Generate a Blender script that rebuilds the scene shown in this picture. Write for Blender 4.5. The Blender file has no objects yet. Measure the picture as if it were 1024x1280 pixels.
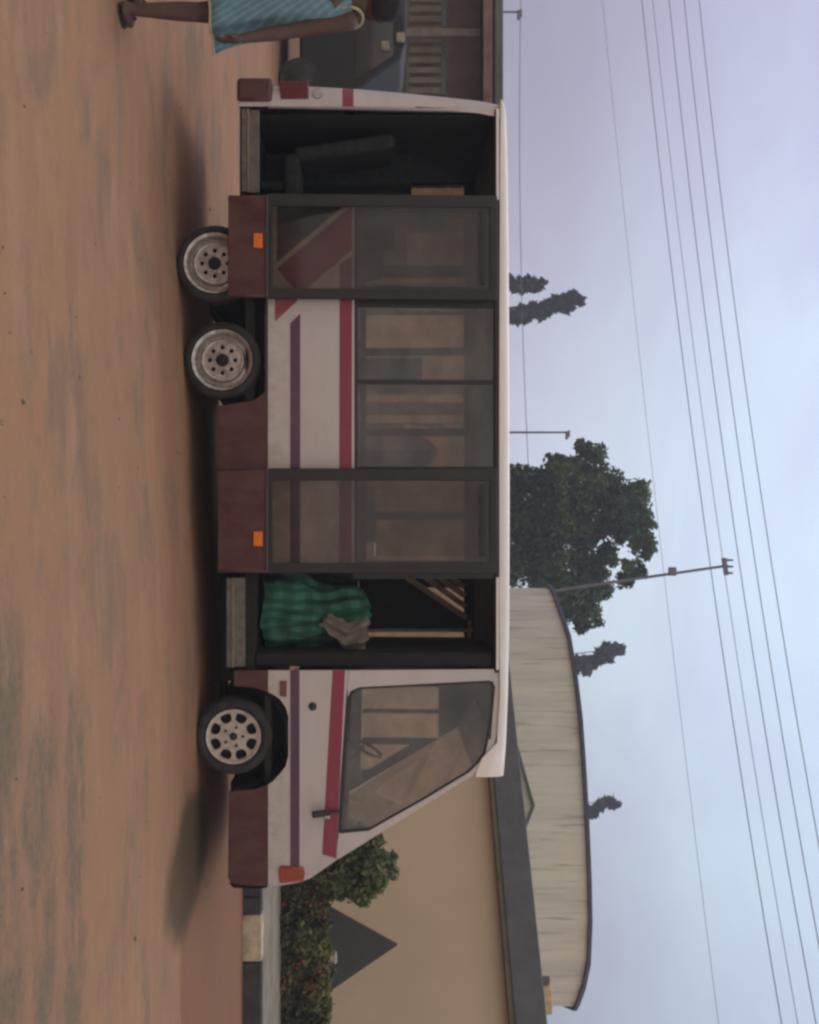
import bpy, bmesh, math, random
from mathutils import Vector, Matrix, noise
from mathutils.geometry import tessellate_polygon
random.seed(7)
C = bpy.context.scene.collection
R = math.radians
# ------------------------------------------------------------------ camera model (metres)
F, VH, EYE = 1372.0, 470.0, 1.4
def at(u, v, y):                       # a sight line of the photo met at distance y
    return Vector(((u-640)/F*y, y, EYE+(v-VH)/F*y))
S = 8.5/F
def bx(u): return (u-640)*S            # on the near side of the bus
def bz(v): return EYE+(v-VH)*S
def lerp(a, b, t): return a+(b-a)*t
def sstep(a, b, x):
    t = max(0, min(1, (x-a)/(b-a))); return t*t*(3-2*t)

# ------------------------------------------------------------------ node helpers
class NT:
    def __init__(s, tree): s.t = tree; s.n = tree.nodes; s.l = tree.links
    def new(s, typ, **kw):
        n = s.n.new(typ)
        for k, v in kw.items(): setattr(n, k, v)
        return n
    def put(s, sock, v):
        if isinstance(v, bpy.types.NodeSocket): s.l.new(v, sock)
        elif v is not None:
            if isinstance(v, tuple) and len(v) == 3 and sock.type == 'RGBA': v = v+(1,)
            sock.default_value = v
    def math(s, op, a, b=None, c=None, clamp=False):
        n = s.new('ShaderNodeMath', operation=op, use_clamp=clamp)
        for i, v in enumerate((a, b, c)):
            if v is not None: s.put(n.inputs[i], v)
        return n.outputs[0]
    def mix(s, f, a, b, typ='MIX'):
        n = s.new('ShaderNodeMix', data_type='RGBA', blend_type=typ)
        s.put(n.inputs[0], f); s.put(n.inputs[6], a); s.put(n.inputs[7], b)
        return n.outputs[2]
    def noise(s, vec, scale, detail=4, rough=.55, dist=0):
        n = s.new('ShaderNodeTexNoise'); s.put(n.inputs['Vector'], vec)
        n.inputs['Scale'].default_value = scale; n.inputs['Detail'].default_value = detail
        n.inputs['Roughness'].default_value = rough; n.inputs['Distortion'].default_value = dist
        return n.outputs[0]
    def map(s, vec, scale=(1,1,1), loc=(0,0,0), rot=(0,0,0)):
        n = s.new('ShaderNodeMapping'); s.put(n.inputs['Vector'], vec)
        n.inputs['Scale'].default_value = scale; n.inputs['Location'].default_value = loc; n.inputs['Rotation'].default_value = rot
        return n.outputs[0]
    def ramp(s, v, a, b):               # smooth step from a to b
        n = s.new('ShaderNodeMapRange', interpolation_type='SMOOTHSTEP'); s.put(n.inputs[0], v)
        n.inputs[1].default_value = a; n.inputs[2].default_value = b
        return n.outputs[0]
    def obj(s): return s.new('ShaderNodeTexCoord').outputs['Object']
    def geo(s): return s.new('ShaderNodeNewGeometry').outputs['Position']
    def bump(s, h, st=.3, d=.02):
        n = s.new('ShaderNodeBump'); n.inputs['Strength'].default_value = st; n.inputs['Distance'].default_value = d
        s.put(n.inputs['Height'], h); return n.outputs[0]

def base(name):
    m = bpy.data.materials.new(name); m.use_nodes = True
    t = NT(m.node_tree); p = m.node_tree.nodes['Principled BSDF']
    return m, t, p
def mat(name, col, rough=.6, var=.15, scale=6, metal=0, coat=0, bump=0, stretch=(1,1,1), col2=None, spec=.5):
    m, t, p = base(name)
    v = t.map(t.obj(), stretch)
    n = t.noise(v, scale, 5, .6)
    c2 = col2 or tuple(c*(1-var*1.6) for c in col)
    c1 = col if col2 else tuple(min(1, c*(1+var*.6)) for c in col)
    t.put(p.inputs['Base Color'], t.mix(t.ramp(n, .3, .7), c1, c2))
    t.put(p.inputs['Roughness'], t.math('ADD', rough-.08, t.math('MULTIPLY', t.noise(v, scale*3, 3), .16)))
    p.inputs['Metallic'].default_value = metal
    p.inputs['Coat Weight'].default_value = coat
    p.inputs['Specular IOR Level'].default_value = spec
    if bump: t.put(p.inputs['Normal'], t.bump(t.noise(v, scale*4, 4), bump))
    return m
def glass_mat(name, tint, refl=1.3, dust_veil=.095):
    m, t, p = base(name); m.node_tree.nodes.remove(p)
    out = m.node_tree.nodes['Material Output']
    tr = t.new('ShaderNodeBsdfTransparent'); gl = t.new('ShaderNodeBsdfGlossy'); gl.inputs['Roughness'].default_value = .04
    dn = t.noise(t.obj(), 5, 4)
    t.put(tr.inputs[0], t.mix(t.ramp(dn, .3, .75), tint, tuple(c*.86 for c in tint)))
    fr = t.new('ShaderNodeFresnel'); fr.inputs[0].default_value = 1.5
    bf = t.math('SUBTRACT', 1, t.new('ShaderNodeNewGeometry').outputs['Backfacing'])   # one reflection per pane
    mx = t.new('ShaderNodeMixShader')
    t.put(mx.inputs[0], t.math('MULTIPLY', t.math('MULTIPLY', fr.outputs[0], bf), refl)); t.l.new(tr.outputs[0], mx.inputs[1]); t.l.new(gl.outputs[0], mx.inputs[2])
    df = t.new('ShaderNodeBsdfDiffuse'); df.inputs[0].default_value = (.42,.40,.40,1)      # dusty film, thicker in smears; its grey also paints in hazy sky reflection
    m3 = t.new('ShaderNodeMixShader'); t.put(m3.inputs[0], t.math('MULTIPLY', t.math('ADD', .35, t.ramp(t.noise(t.map(t.obj(), (1,1,2.2)), 2.2, 5, .6), .3, .75)), dust_veil))
    t.l.new(mx.outputs[0], m3.inputs[1]); t.l.new(df.outputs[0], m3.inputs[2])
    t.l.new(m3.outputs[0], out.inputs[0])
    return m
def paint(name, col, rough=.35, dust_veil=(.30,.22,.16), amount=.35):
    m, t, p = base(name); o = t.obj()
    z = t.new('ShaderNodeSeparateXYZ'); t.put(z.inputs[0], o)
    n1 = t.noise(t.map(o, (1.2,1,3.2)), 1.6, 6, .65); n2 = t.noise(o, 14, 4, .6)
    d = t.math('MULTIPLY', t.ramp(n1, .38, .78), amount)
    d = t.math('ADD', d, t.math('MULTIPLY', t.ramp(n2, .5, .8), amount*.4), clamp=True)
    spray = t.math('MULTIPLY', t.math('SUBTRACT', 1, t.ramp(t.math('ADD', z.outputs[2], t.math('MULTIPLY', n1, -.5)), .2, .62)), t.ramp(t.noise(t.map(o, (3,3,2)), 2.5, 6, .7), .38, .62))
    d = t.math('MAXIMUM', d, t.math('MULTIPLY', spray, .55))
    scr = t.math('MULTIPLY', t.ramp(t.noise(t.map(o, (.8,1,22)), 2.3, 4, .5), .70, .74), .35)
    d = t.math('MAXIMUM', d, scr)
    t.put(p.inputs['Base Color'], t.mix(d, col, dust_veil))
    t.put(p.inputs['Roughness'], t.math('ADD', rough, t.math('MULTIPLY', d, .5)))
    t.put(p.inputs['Normal'], t.bump(t.noise(t.map(o, (1,1,1.6)), 1.9, 3), .16, .04))
    p.inputs['Coat Weight'].default_value = .25
    return m
def leafmat(name, a, b, c):
    m, t, p = base(name); m.node_tree.nodes.remove(p)
    out = m.node_tree.nodes['Material Output']
    g = t.geo(); n = t.noise(g, .9, 4, .7); n2 = t.math('ADD', t.math('MULTIPLY', t.noise(g, .7, 3, .6), .55), t.math('MULTIPLY', t.noise(g, 6, 2, .7), .45))
    col = t.mix(t.ramp(n, .35, .65), a, b); col = t.mix(t.ramp(n2, .47, .62), col, c)
    d = t.new('ShaderNodeBsdfDiffuse'); tl = t.new('ShaderNodeBsdfTranslucent'); gl = t.new('ShaderNodeBsdfGlossy')
    gl.inputs['Roughness'].default_value = .5
    t.put(d.inputs[0], col); t.put(tl.inputs[0], col)
    mx = t.new('ShaderNodeMixShader'); mx.inputs[0].default_value = .3
    t.l.new(d.outputs[0], mx.inputs[1]); t.l.new(tl.outputs[0], mx.inputs[2])
    m2 = t.new('ShaderNodeMixShader'); m2.inputs[0].default_value = .04
    t.l.new(mx.outputs[0], m2.inputs[1]); t.l.new(gl.outputs[0], m2.inputs[2])
    t.l.new(m2.outputs[0], out.inputs[0])
    return m

# ------------------------------------------------------------------ mesh builder
class MB:
    def __init__(s): s.v = []; s.f = []; s.m = []
    def add(s, vs, fs, mi=0):
        o = len(s.v); s.v += [tuple(p) for p in vs]
        for f in fs: s.f.append(tuple(o+i for i in f)); s.m.append(mi)
        return s
    def box(s, x0, x1, y0, y1, z0, z1, mi=0):
        vs = [(x,y,z) for x in (x0,x1) for y in (y0,y1) for z in (z0,z1)]
        return s.add(vs, [(0,1,3,2),(4,6,7,5),(0,4,5,1),(2,3,7,6),(0,2,6,4),(1,5,7,3)], mi)
    def obox(s, p, q, w, h, up=(0,0,1), mi=0):     # bar from p to q of section w x h
        p, q = Vector(p), Vector(q); d = (q-p).normalized(); u = Vector(up)
        a = d.cross(u).normalized()*w/2; b = a.cross(d).normalized()*h/2
        vs = [e+sa*a+sb*b for e in (p,q) for sa, sb in ((-1,-1),(1,-1),(1,1),(-1,1))]
        return s.add(vs, [(0,1,2,3),(7,6,5,4),(0,4,5,1),(1,5,6,2),(2,6,7,3),(3,7,4,0)], mi)
    def plate(s, outer, holes, y0, y1, mi=0, shear=None):   # polygon in x,z with holes, thickness y0..y1
        loops = [outer]+list(holes)
        tri = tessellate_polygon([[Vector((x,z,0)) for x, z in lp] for lp in loops])
        flat = [p for lp in loops for p in lp]; n = len(flat)
        sh = shear or (lambda x, z: 0)
        vs = [(x, y0+sh(x,z), z) for x, z in flat]+[(x, y1+sh(x,z), z) for x, z in flat]
        fs = [tuple(t) for t in tri]+[tuple(i+n for i in reversed(t)) for t in tri]
        o = 0
        for lp in loops:
            k = len(lp)
            for i in range(k):
                a, b = o+i, o+(i+1) % k; fs.append((a, b, b+n, a+n))
            o += k
        return s.add(vs, fs, mi)
    def rings(s, rings, closed=True, caps=True, mi=0):
        k = len(rings[0]); o = len(s.v); vs = [p for r in rings for p in r]; fs = []
        for i in range(len(rings)-1):
            for j in range(k if closed else k-1):
                a, b = i*k+j, i*k+(j+1) % k; fs.append((a, b, b+k, a+k))
        if caps and closed:
            fs.append(tuple(range(k))[::-1]); fs.append(tuple((len(rings)-1)*k+i for i in range(k)))
        return s.add(vs, fs, mi)
    def tube(s, pts, rad, seg=8, caps=True, mi=0):
        pts = [Vector(p) for p in pts]; n = len(pts)
        if not isinstance(rad, (list, tuple)): rad = [rad]*n
        d0 = (pts[-1]-pts[0]).normalized(); ref = Vector((0,0,1)) if abs(d0.z) < .8 else Vector((1,0,0))
        rs = []
        for i, p in enumerate(pts):
            d = (pts[min(i+1,n-1)]-pts[max(i-1,0)]).normalized()
            a = d.cross(ref).normalized(); b = d.cross(a)
            rs.append([p+(a*math.cos(2*math.pi*j/seg)+b*math.sin(2*math.pi*j/seg))*rad[i] for j in range(seg)])
        return s.rings(rs, True, caps, mi)
    def ball(s, c, r, seg=12, mi=0, rot=None):
        if not isinstance(r, (list, tuple)): r = (r,r,r)
        c = Vector(c); rs = []
        for i in range(1, seg):
            th = math.pi*i/seg
            rs.append([c+((rot or Matrix.Identity(3)) @ Vector((r[0]*math.sin(th)*math.cos(2*math.pi*j/seg), r[1]*math.sin(th)*math.sin(2*math.pi*j/seg), r[2]*math.cos(th)))) for j in range(seg)])
        return s.rings(rs, True, True, mi)
    def lathe(s, prof, seg=40, mi=0, closed=False):  # profile (radius, y) about the y axis
        pr = prof+[prof[0]] if closed else prof
        rs = [[(r*math.cos(2*math.pi*j/seg), y, r*math.sin(2*math.pi*j/seg)) for j in range(seg)] for r, y in pr]
        return s.rings(rs, True, False, mi)
    def build(s, name, mats, parent=None, bevel=0, smooth=False, off=(0,0,0), seg=2):
        me = bpy.data.meshes.new(name)
        me.from_pydata([(x-off[0], y-off[1], z-off[2]) for x, y, z in s.v], [], s.f)
        bm = bmesh.new(); bm.from_mesh(me); bmesh.ops.recalc_face_normals(bm, faces=bm.faces); bm.to_mesh(me); bm.free()
        for m in (mats if isinstance(mats, (list, tuple)) else [mats]): me.materials.append(m)
        me.polygons.foreach_set('material_index', s.m)
        o = bpy.data.objects.new(name, me); C.objects.link(o)
        if parent: o.parent = parent
        if smooth:
            me.polygons.foreach_set('use_smooth', [True]*len(me.polygons))
        if bevel:
            b = o.modifiers.new('bevel', 'BEVEL'); b.width = bevel; b.segments = seg; b.limit_method = 'ANGLE'; b.angle_limit = R(35)
            me.polygons.foreach_set('use_smooth', [True]*len(me.polygons))
        if smooth or bevel: me.set_sharp_from_angle(angle=R(38 if bevel else 50))
        return o
def tag(o, label=None, cat=None, group=None, kind=None):
    for k, v in (('label', label), ('category', cat), ('group', group), ('kind', kind)):
        if v: o[k] = v
    return o
def thing(name, loc, label, cat, group=None):
    o = bpy.data.objects.new(name, None); C.objects.link(o); o.location = loc
    return tag(o, label, cat, group)
def copy_tree(o, parent=None):
    c = o.copy(); C.objects.link(c)
    if parent: c.parent = parent
    for ch in list(o.children): copy_tree(ch, c)
    return c
def circle(cx, cz, r, n=24, a0=0, a1=2*math.pi):
    return [(cx+r*math.cos(a0+(a1-a0)*i/n), cz+r*math.sin(a0+(a1-a0)*i/n)) for i in range(n)]
def UV(pts): return [(bx(u), bz(v)) for u, v in pts]

# ------------------------------------------------------------------ materials
M = {}
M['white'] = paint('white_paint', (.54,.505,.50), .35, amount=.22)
M['roofwhite_lit'] = paint('lit_roof_white', (.84,.82,.80), .4, amount=.15)  # paler copy of the bus white, light on the upward-facing roof painted in
M['red'] = paint('red_stripe', (.25,.025,.06), .4, amount=.12)
M['purple'] = paint('purple_stripe', (.085,.032,.095), .4, amount=.12)
M['black'] = mat('black_trim', (.016,.017,.017), .5, .2, 8)
M['maroon'] = paint('maroon_skirt', (.066,.009,.013), .38, (.11,.06,.045), .18)
M['rubber'] = mat('tyre_rubber', (.034,.034,.034), .85, .3, 9, bump=.2)
M['steel'] = mat('wheel_steel', (.50,.46,.43), .36, .25, 20, metal=.6)
M['alloy'] = mat('alloy_wheel', (.56,.52,.47), .35, .15, 20, metal=.5)
M['dark'] = mat('dark_hollow', (.016,.016,.015), .9, .2, 8)
M['underside'] = mat('underbody_grey', (.02,.019,.018), .9, .3, 6)
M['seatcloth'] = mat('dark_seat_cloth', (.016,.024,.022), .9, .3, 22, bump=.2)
M['lining'] = mat('cabin_lining', (.085,.083,.09), .8, .15, 5)
M['stepmetal'] = mat('step_aluminium', (.15,.135,.12), .55, .2, 14, metal=.2)
M['amber'] = mat('amber_lens', (.85,.20,.01), .25, .1, 30, coat=.5)
M['orange'] = mat('orange_lens', (.34,.055,.03), .25, .12, 20, coat=.5)
M['redlens'] = mat('red_lens', (.11,.010,.016), .25, .12, 20, coat=.5)
M['brownlens'] = mat('brown_reflector', (.18,.06,.035), .3, .12, 20, coat=.4)
M['chrome'] = mat('chrome', (.5,.5,.5), .25, .1, 20, metal=1)
M['glass'] = glass_mat('window_glass', (.90,.875,.85))
M['doorglass'] = glass_mat('tinted_door_glass', (.735,.695,.655), 1.0, .03)
m_, t_, p_ = base('green_check_cloth'); o_ = t_.obj()
def band(d, sc):
    w_ = t_.new('ShaderNodeTexWave', wave_type='BANDS', bands_direction=d); t_.put(w_.inputs[0], o_); w_.inputs['Scale'].default_value = sc
    w_.inputs['Distortion'].default_value = 6; w_.inputs['Detail'].default_value = 2; w_.inputs['Detail Scale'].default_value = .8
    return t_.ramp(w_.outputs['Fac'], .35, .65)
c_ = t_.mix(band('X', 3.4), (.022,.115,.075), (.05,.20,.14)); c_ = t_.mix(t_.math('MULTIPLY', band('Z', 2.3), .45), c_, (.012,.06,.045))
c_ = t_.mix(t_.math('MULTIPLY', t_.ramp(t_.noise(o_, 3.2, 4), .55, .7), .5), c_, (.07,.20,.17))
t_.put(p_.inputs['Base Color'], c_); p_.inputs['Roughness'].default_value = .9; t_.put(p_.inputs['Normal'], t_.bump(t_.noise(o_, 14, 4), .35, .02))
M['greencloth'] = m_
M['greycloth'] = mat('grey_cloth', (.20,.185,.16), .9, .2, 9, bump=.3)
M['slat'] = mat('pale_slat', (.26,.21,.13), .7, .2, 9)
M['bark'] = mat('bark', (.09,.07,.05), .9, .3, 5, bump=.5)
M['leaf'] = leafmat('leaf_dark', (.009,.055,.018), (.024,.088,.024), (.12,.17,.03))
M['leaffar'] = leafmat('leaf_far', (.04,.06,.05), (.055,.075,.06), (.07,.085,.07))
M['bushleaf'] = leafmat('leaf_bush', (.085,.125,.03), (.12,.16,.042), (.21,.21,.085))
M['hedgeleaf'] = leafmat('leaf_hedge', (.04,.055,.022), (.085,.10,.028), (.17,.165,.045))
M['petal'] = leafmat('red_petals', (.28,.02,.015), (.35,.04,.025), (.42,.06,.03))
M['tan'] = mat('tan_render', (.60,.475,.315), .9, .07, .8, bump=.1, col2=(.55,.435,.29))
M['fascia'] = mat('dark_fascia', (.108,.118,.118), .7, .15, 2.5)
M['soffit'] = mat('olive_soffit', (.13,.12,.07), .85, .15, 3)
M['cream'] = mat('cream_gable', (.48,.45,.33), .85, .1, 3)
M['blueedge'] = mat('blue_grey_coping', (.07,.07,.12), .6, .15, 5)
M['kerbwhite'] = mat('kerb_white', (.56,.46,.335), .9, .25, 7, bump=.3)
M['kerbblack'] = mat('kerb_black', (.055,.05,.055), .9, .2, 7, bump=.3)
M['pavement'] = mat('pavement_concrete', (.26,.225,.165), .9, .2, 3, bump=.3)
M['tarp'] = mat('dark_tarpaulin', (.045,.046,.043), .75, .12, 4, bump=.15)
M['ochre'] = mat('ochre_paint', (.62,.47,.26), .8, .2, 6)
M['wire'] = mat('power_cable', (.17,.165,.30), .6, .1, 3)
M['pole'] = mat('concrete_pole', (.15,.16,.16), .85, .15, 4)
M['lamp_grey'] = mat('grey_metal', (.16,.16,.19), .6, .1, 4)
M['wall_a'] = mat('weathered_wall', (.22,.175,.135), .9, .2, .9, bump=.1)
M['wall_b'] = mat('pink_panel', (.40,.31,.28), .9, .12, 1.5)
M['wall_c'] = mat('ochre_wall', (.58,.43,.28), .9, .12, 1.1)
M['opening'] = mat('dark_doorway', (.03,.03,.028), .9, .2, 3)
M['column'] = mat('orange_column', (.40,.25,.14), .85, .12, 3)
M['fin'] = mat('pale_fin', (.20,.17,.145), .9, .15, 4)
M['rust'] = mat('rust_fascia', (.22,.12,.09), .8, .25, 2)
M['carpaint'] = mat('navy_car_paint', (.010,.011,.014), .65, .2, 6)
M['carglass'] = glass_mat('car_glass', (.12,.13,.14))
M['palepatch'] = mat('pale_patch_tone', (.30,.27,.20), .8, .3, 8)
M['skin'] = mat('brown_skin', (.085,.042,.028), .55, .12, 14)
M['hair'] = mat('black_hair', (.012,.011,.012), .8, .3, 60, bump=.6)
M['sandal'] = mat('dark_sandal', (.03,.025,.02), .7, .2, 12)
M['trim'] = mat('pale_edging', (.42,.36,.22), .8, .1, 14)
M['whitepost'] = mat('white_post', (.5,.47,.4), .8, .15, 9)

def weathered():
    m, t, p = base('streaked_concrete'); o = t.obj()
    st = t.noise(t.map(o, (1.0,1.0,.10)), 2.2, 6, .7); bl = t.noise(o, .35, 4, .6); fine = t.noise(t.map(o, (5,5,.30)), 1.9, 4)
    c = t.mix(t.ramp(st, .35, .72), (.74,.70,.58), (.58,.545,.46))
    c = t.mix(t.math('MULTIPLY', t.ramp(bl, .5, .75), .55), c, (.40,.37,.31))
    c = t.mix(t.math('MULTIPLY', t.ramp(fine, .54, .70), .62), c, (.30,.28,.24))
    t.put(p.inputs['Base Color'], c); p.inputs['Roughness'].default_value = .9
    return m
M['streaked'] = weathered()
def plaid():
    m, t, p = base('blue_plaid_cloth'); o = t.obj()
    def lines(rot, sc, w):
        wv = t.new('ShaderNodeTexWave', wave_type='BANDS', bands_direction='X'); t.put(wv.inputs[0], t.map(o, (1,0,1), (0,0,0), (0,rot,0)))
        wv.inputs['Scale'].default_value = sc; wv.inputs['Distortion'].default_value = 1.6; wv.inputs['Detail'].default_value = 1; wv.inputs['Detail Scale'].default_value = .4
        return t.ramp(wv.outputs['Fac'], 1-w, 1)
    c = t.mix(t.ramp(t.noise(o, 5, 3), .35, .7), (.10,.20,.245), (.14,.27,.33))
    c = t.mix(t.math('MULTIPLY', lines(R(32), 9.0, .5), .3), c, (.34,.46,.50))
    c = t.mix(t.math('MULTIPLY', lines(R(-52), 6.0, .3), .14), c, (.04,.09,.13))
    t.put(p.inputs['Base Color'], c); p.inputs['Roughness'].default_value = .9
    t.put(p.inputs['Normal'], t.bump(t.noise(o, 7, 3), .5, .03))
    return m
M['plaid'] = plaid()

def ground_mat():
    m, t, p = base('laterite_ground'); g = t.geo()
    s = t.new('ShaderNodeSeparateXYZ'); t.put(s.inputs[0], g); X, Y = s.outputs[0], s.outputs[1]
    big = t.noise(t.map(g, (.45,1.1,1)), .55, 5, .6); mid = t.noise(t.map(g, (.5,1.9,1)), 1.6, 6, .65); fine = t.noise(g, 26, 5, .7)
    c = t.mix(t.ramp(big, .3, .7), (.345,.188,.106), (.315,.174,.106))
    pat = t.noise(t.map(g, (.8,1.2,1)), 1.15, 8, .68, .3)
    c = t.mix(t.math('MULTIPLY', t.ramp(pat, .49, .62), .75), c, (.215,.148,.102))
    c = t.mix(t.math('MULTIPLY', t.ramp(mid, .47, .72), .55), c, (.40,.238,.148))
    c = t.mix(t.math('MULTIPLY', t.ramp(t.noise(t.map(g, (1,1.4,1)), 4.2, 7, .7), .52, .68), .35), c, (.235,.145,.092))
    # the worn road beyond, redder
    edge = t.math('ADD', Y, t.math('MULTIPLY', t.math('SUBTRACT', mid, .5), .5))
    far = t.math('MULTIPLY', t.ramp(edge, 7.75, 7.95), t.ramp(X, 1.6, 3.0))
    c = t.mix(t.math('MULTIPLY', far, .85), c, (.215,.11,.062))
    # olive grey stains nearest the viewer, in streaks
    wob = t.math('MULTIPLY', t.math('SUBTRACT', t.noise(t.map(g, (1.0,1.7,1)), 1.9, 9, .72), .5), 1.7)
    def streak(y0, hw, x0, st):
        d = t.math('ABSOLUTE', t.math('SUBTRACT', t.math('ADD', Y, t.math('MULTIPLY', wob, .45)), y0))
        a = t.math('SUBTRACT', 1, t.ramp(d, hw*.35, hw*1.25))
        b = t.ramp(t.math('ADD', X, wob), x0, x0+.45)
        return t.math('MULTIPLY', t.math('MULTIPLY', a, b), st)
    k = t.math('MAXIMUM', streak(5.10, .20, .62, 1.0), t.math('MAXIMUM', streak(4.60, .22, .50, 1.0), streak(4.12, .26, .15, 1.0)))
    k = t.math('MULTIPLY', k, t.ramp(t.noise(t.map(g, (1.0,1.8,1), (4,2,0)), 2.6, 7, .7), .34, .58))
    k = t.math('MULTIPLY', k, t.math('ADD', .55, t.math('MULTIPLY', t.ramp(fine, .35, .65), .45)))
    c = t.mix(k, c, (.150,.125,.085))
    # faint wavy tide mark of dried mud
    cn = t.math('ADD', Y, t.math('MULTIPLY', t.math('SUBTRACT', t.noise(t.map(g, (1,1,1)), 1.5, 6, .65), .5), .9))
    ln = t.math('SUBTRACT', 1, t.ramp(t.math('ABSOLUTE', t.math('SUBTRACT', cn, 5.18)), .004, .03))
    side = t.math('MULTIPLY', t.ramp(cn, 5.18, 5.2), t.math('SUBTRACT', 1, t.ramp(cn, 5.25, 5.55)))
    wnd = t.math('MULTIPLY', t.ramp(X, -1.75, -1.2), t.math('SUBTRACT', 1, t.ramp(X, -.35, .0)))
    brk = t.ramp(t.noise(g, 3.1, 3), .35, .6)
    c = t.mix(t.math('MULTIPLY', t.math('MULTIPLY', t.math('MAXIMUM', t.math('MULTIPLY', ln, brk), t.math('MULTIPLY', side, .35)), wnd), .7), c, (.15,.105,.085))
    # dark olive patch beside the front of the bus
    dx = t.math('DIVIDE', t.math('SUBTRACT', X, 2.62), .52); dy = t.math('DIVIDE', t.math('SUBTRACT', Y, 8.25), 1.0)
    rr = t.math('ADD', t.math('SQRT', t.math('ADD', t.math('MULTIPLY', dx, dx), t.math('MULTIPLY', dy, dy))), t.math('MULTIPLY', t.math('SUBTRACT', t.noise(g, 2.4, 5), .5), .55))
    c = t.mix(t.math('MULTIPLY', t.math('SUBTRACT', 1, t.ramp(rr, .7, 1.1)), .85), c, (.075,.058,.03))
    c = t.mix(t.math('MULTIPLY', t.ramp(fine, .56, .74), .38), c, (.16,.10,.07))
    c = t.mix(t.math('MULTIPLY', t.ramp(t.noise(g, 9, 4), .62, .75), .14), c, (.45,.33,.26))
    t.put(p.inputs['Base Color'], c); p.inputs['Roughness'].default_value = .95; p.inputs['Specular IOR Level'].default_value = .2
    h = t.math('ADD', t.math('MULTIPLY', fine, .35), t.noise(g, 5, 5, .6))
    t.put(p.inputs['Normal'], t.bump(h, .7, .03))
    return m

# ------------------------------------------------------------------ ground
def gz(x, y):
    pts = [(-60,-.16),(-3.2,-.185),(-2.4,-.178),(-1.94,-.158),(-1.18,-.10),(0,-.04),(1.0,-.008),(1.7,0),(60,0)]
    z = 0
    for (a, za), (b, zb) in zip(pts, pts[1:]):
        if a <= x <= b: z = lerp(za, zb, (x-a)/(b-a)); break
    return z*(.42+.58*sstep(5.6, 8.2, y))*(1-.6*sstep(14, 22, y))
def axis(lo, hi, fine, step, grow, far):
    a = [lo+i*step for i in range(int((hi-lo)/step)+1)]
    s = step; v = a[-1]
    while v < far: s *= grow; v += s; a.append(v)
    return a
xs_p = axis(0, 8, 0, .16, 1.25, 400); xs = sorted({-x for x in xs_p} | set(xs_p))
ys = [-400,-200,-100,-50,-25,-12,-6,-3,-1,0,1,2]+axis(2.5, 15, 0, .16, 1.22, 700)
vs = []; nx = len(xs)
for y in ys:
    for x in xs:
        n = 0
        if abs(x) < 15 and 0 < y < 25: n = noise.noise(Vector((x*.5, y*.9, 3)))*.012+noise.noise(Vector((x*2.1, y*3.3, 9)))*.005
        vs.append((x, y, gz(x, y)+n))
fs = [(j*nx+i, j*nx+i+1, (j+1)*nx+i+1, (j+1)*nx+i) for j in range(len(ys)-1) for i in range(nx-1)]
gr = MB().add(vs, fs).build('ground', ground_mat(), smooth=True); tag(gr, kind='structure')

rs_ = random.Random(4); st = MB()
for _ in range(150):
    y = 4+rs_.random()**1.6*9; x = rs_.uniform(-.55, .55)*y; r = rs_.uniform(.003, .008)*(1.8 if rs_.random() < .06 else 1)
    o_ = len(st.v); st.ball((x, y, gz(x, y)+r*.25), (r*rs_.uniform(.8,1.5), r*rs_.uniform(.8,1.3), r*.7), 5)
    for q in range(o_, len(st.v)): p = st.v[q]; st.v[q] = tuple(c+rs_.uniform(-.18,.18)*r for c in p)
stones = st.build('loose_stones', mat('stone_grit', (.36,.25,.18), .95, .4, 30), None); tag(stones, kind='stuff')
# kerb and pavement to the right, behind the bus
KY = 11.5
kb = MB(); kx = [-.6, 0.6, 1.5, 2.4, 3.2, 4.035, 4.22, 4.72, 6.1, 7.4, 8.7, 10.0, 12.0]
for i in range(len(kx)-1):
    a, b = kx[i]+.006, kx[i+1]-.006
    j = random.uniform(-.006, .006)
    kb.box(a, b, KY+j, KY+.16, -.25, .205+random.uniform(-.004,.004), mi=0 if i in (1,3,5,6,8,10) and not i == 5 else 1)
kerb = kb.build('kerb', [M['kerbwhite'], M['kerbblack']], bevel=.018); tag(kerb, kind='structure')
pv = MB(); x = -.6
while x < 12:
    pv.box(x+.004, x+.9-.004, KY+.16, 15.2, -.3, .2); x += .9
pave = pv.build('pavement', M['pavement'], bevel=.006); tag(pave, kind='structure')

# ------------------------------------------------------------------ the bus
bus = thing('minibus', (0, 8.5, 0), 'white and maroon minibus with both tinted side doors slid open, parked on brown dirt', 'minibus')
W = 2.0; BELT = bz(441); TOP = bz(623)
def lean(x, z): return max(0.0, (z-BELT)/(TOP-BELT))*.06
def far(mb_fn):                       # mirror of a near-side builder to the far side
    mb = mb_fn(); mb.v = [(x, W-y, z) for x, y, z in mb.v]; return mb
ARCH = [(865,335),(868,341),(874,350),(884,357),(896,360.5),(945,360.5),(958,357),(967,350),(977,341),(981,335)]
def low_front():
    m = MB()
    m.plate(UV([(838,335)]+ARCH+[(1108.5,335),(1107,352),(1103,374),(1098,388),(1075,421),(1040,422),(982,425),(878,432),(838,436)]), [], 0, .03)
    m.plate(UV([(838,416),(1068,403),(1073,420.5),(838,431.5)]), [], -.004, .001, 1)
    m.plate(UV([(838,363),(1086,363),(1086,374.5),(838,374.5)]), [], -.004, .001, 2)
    return m
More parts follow.
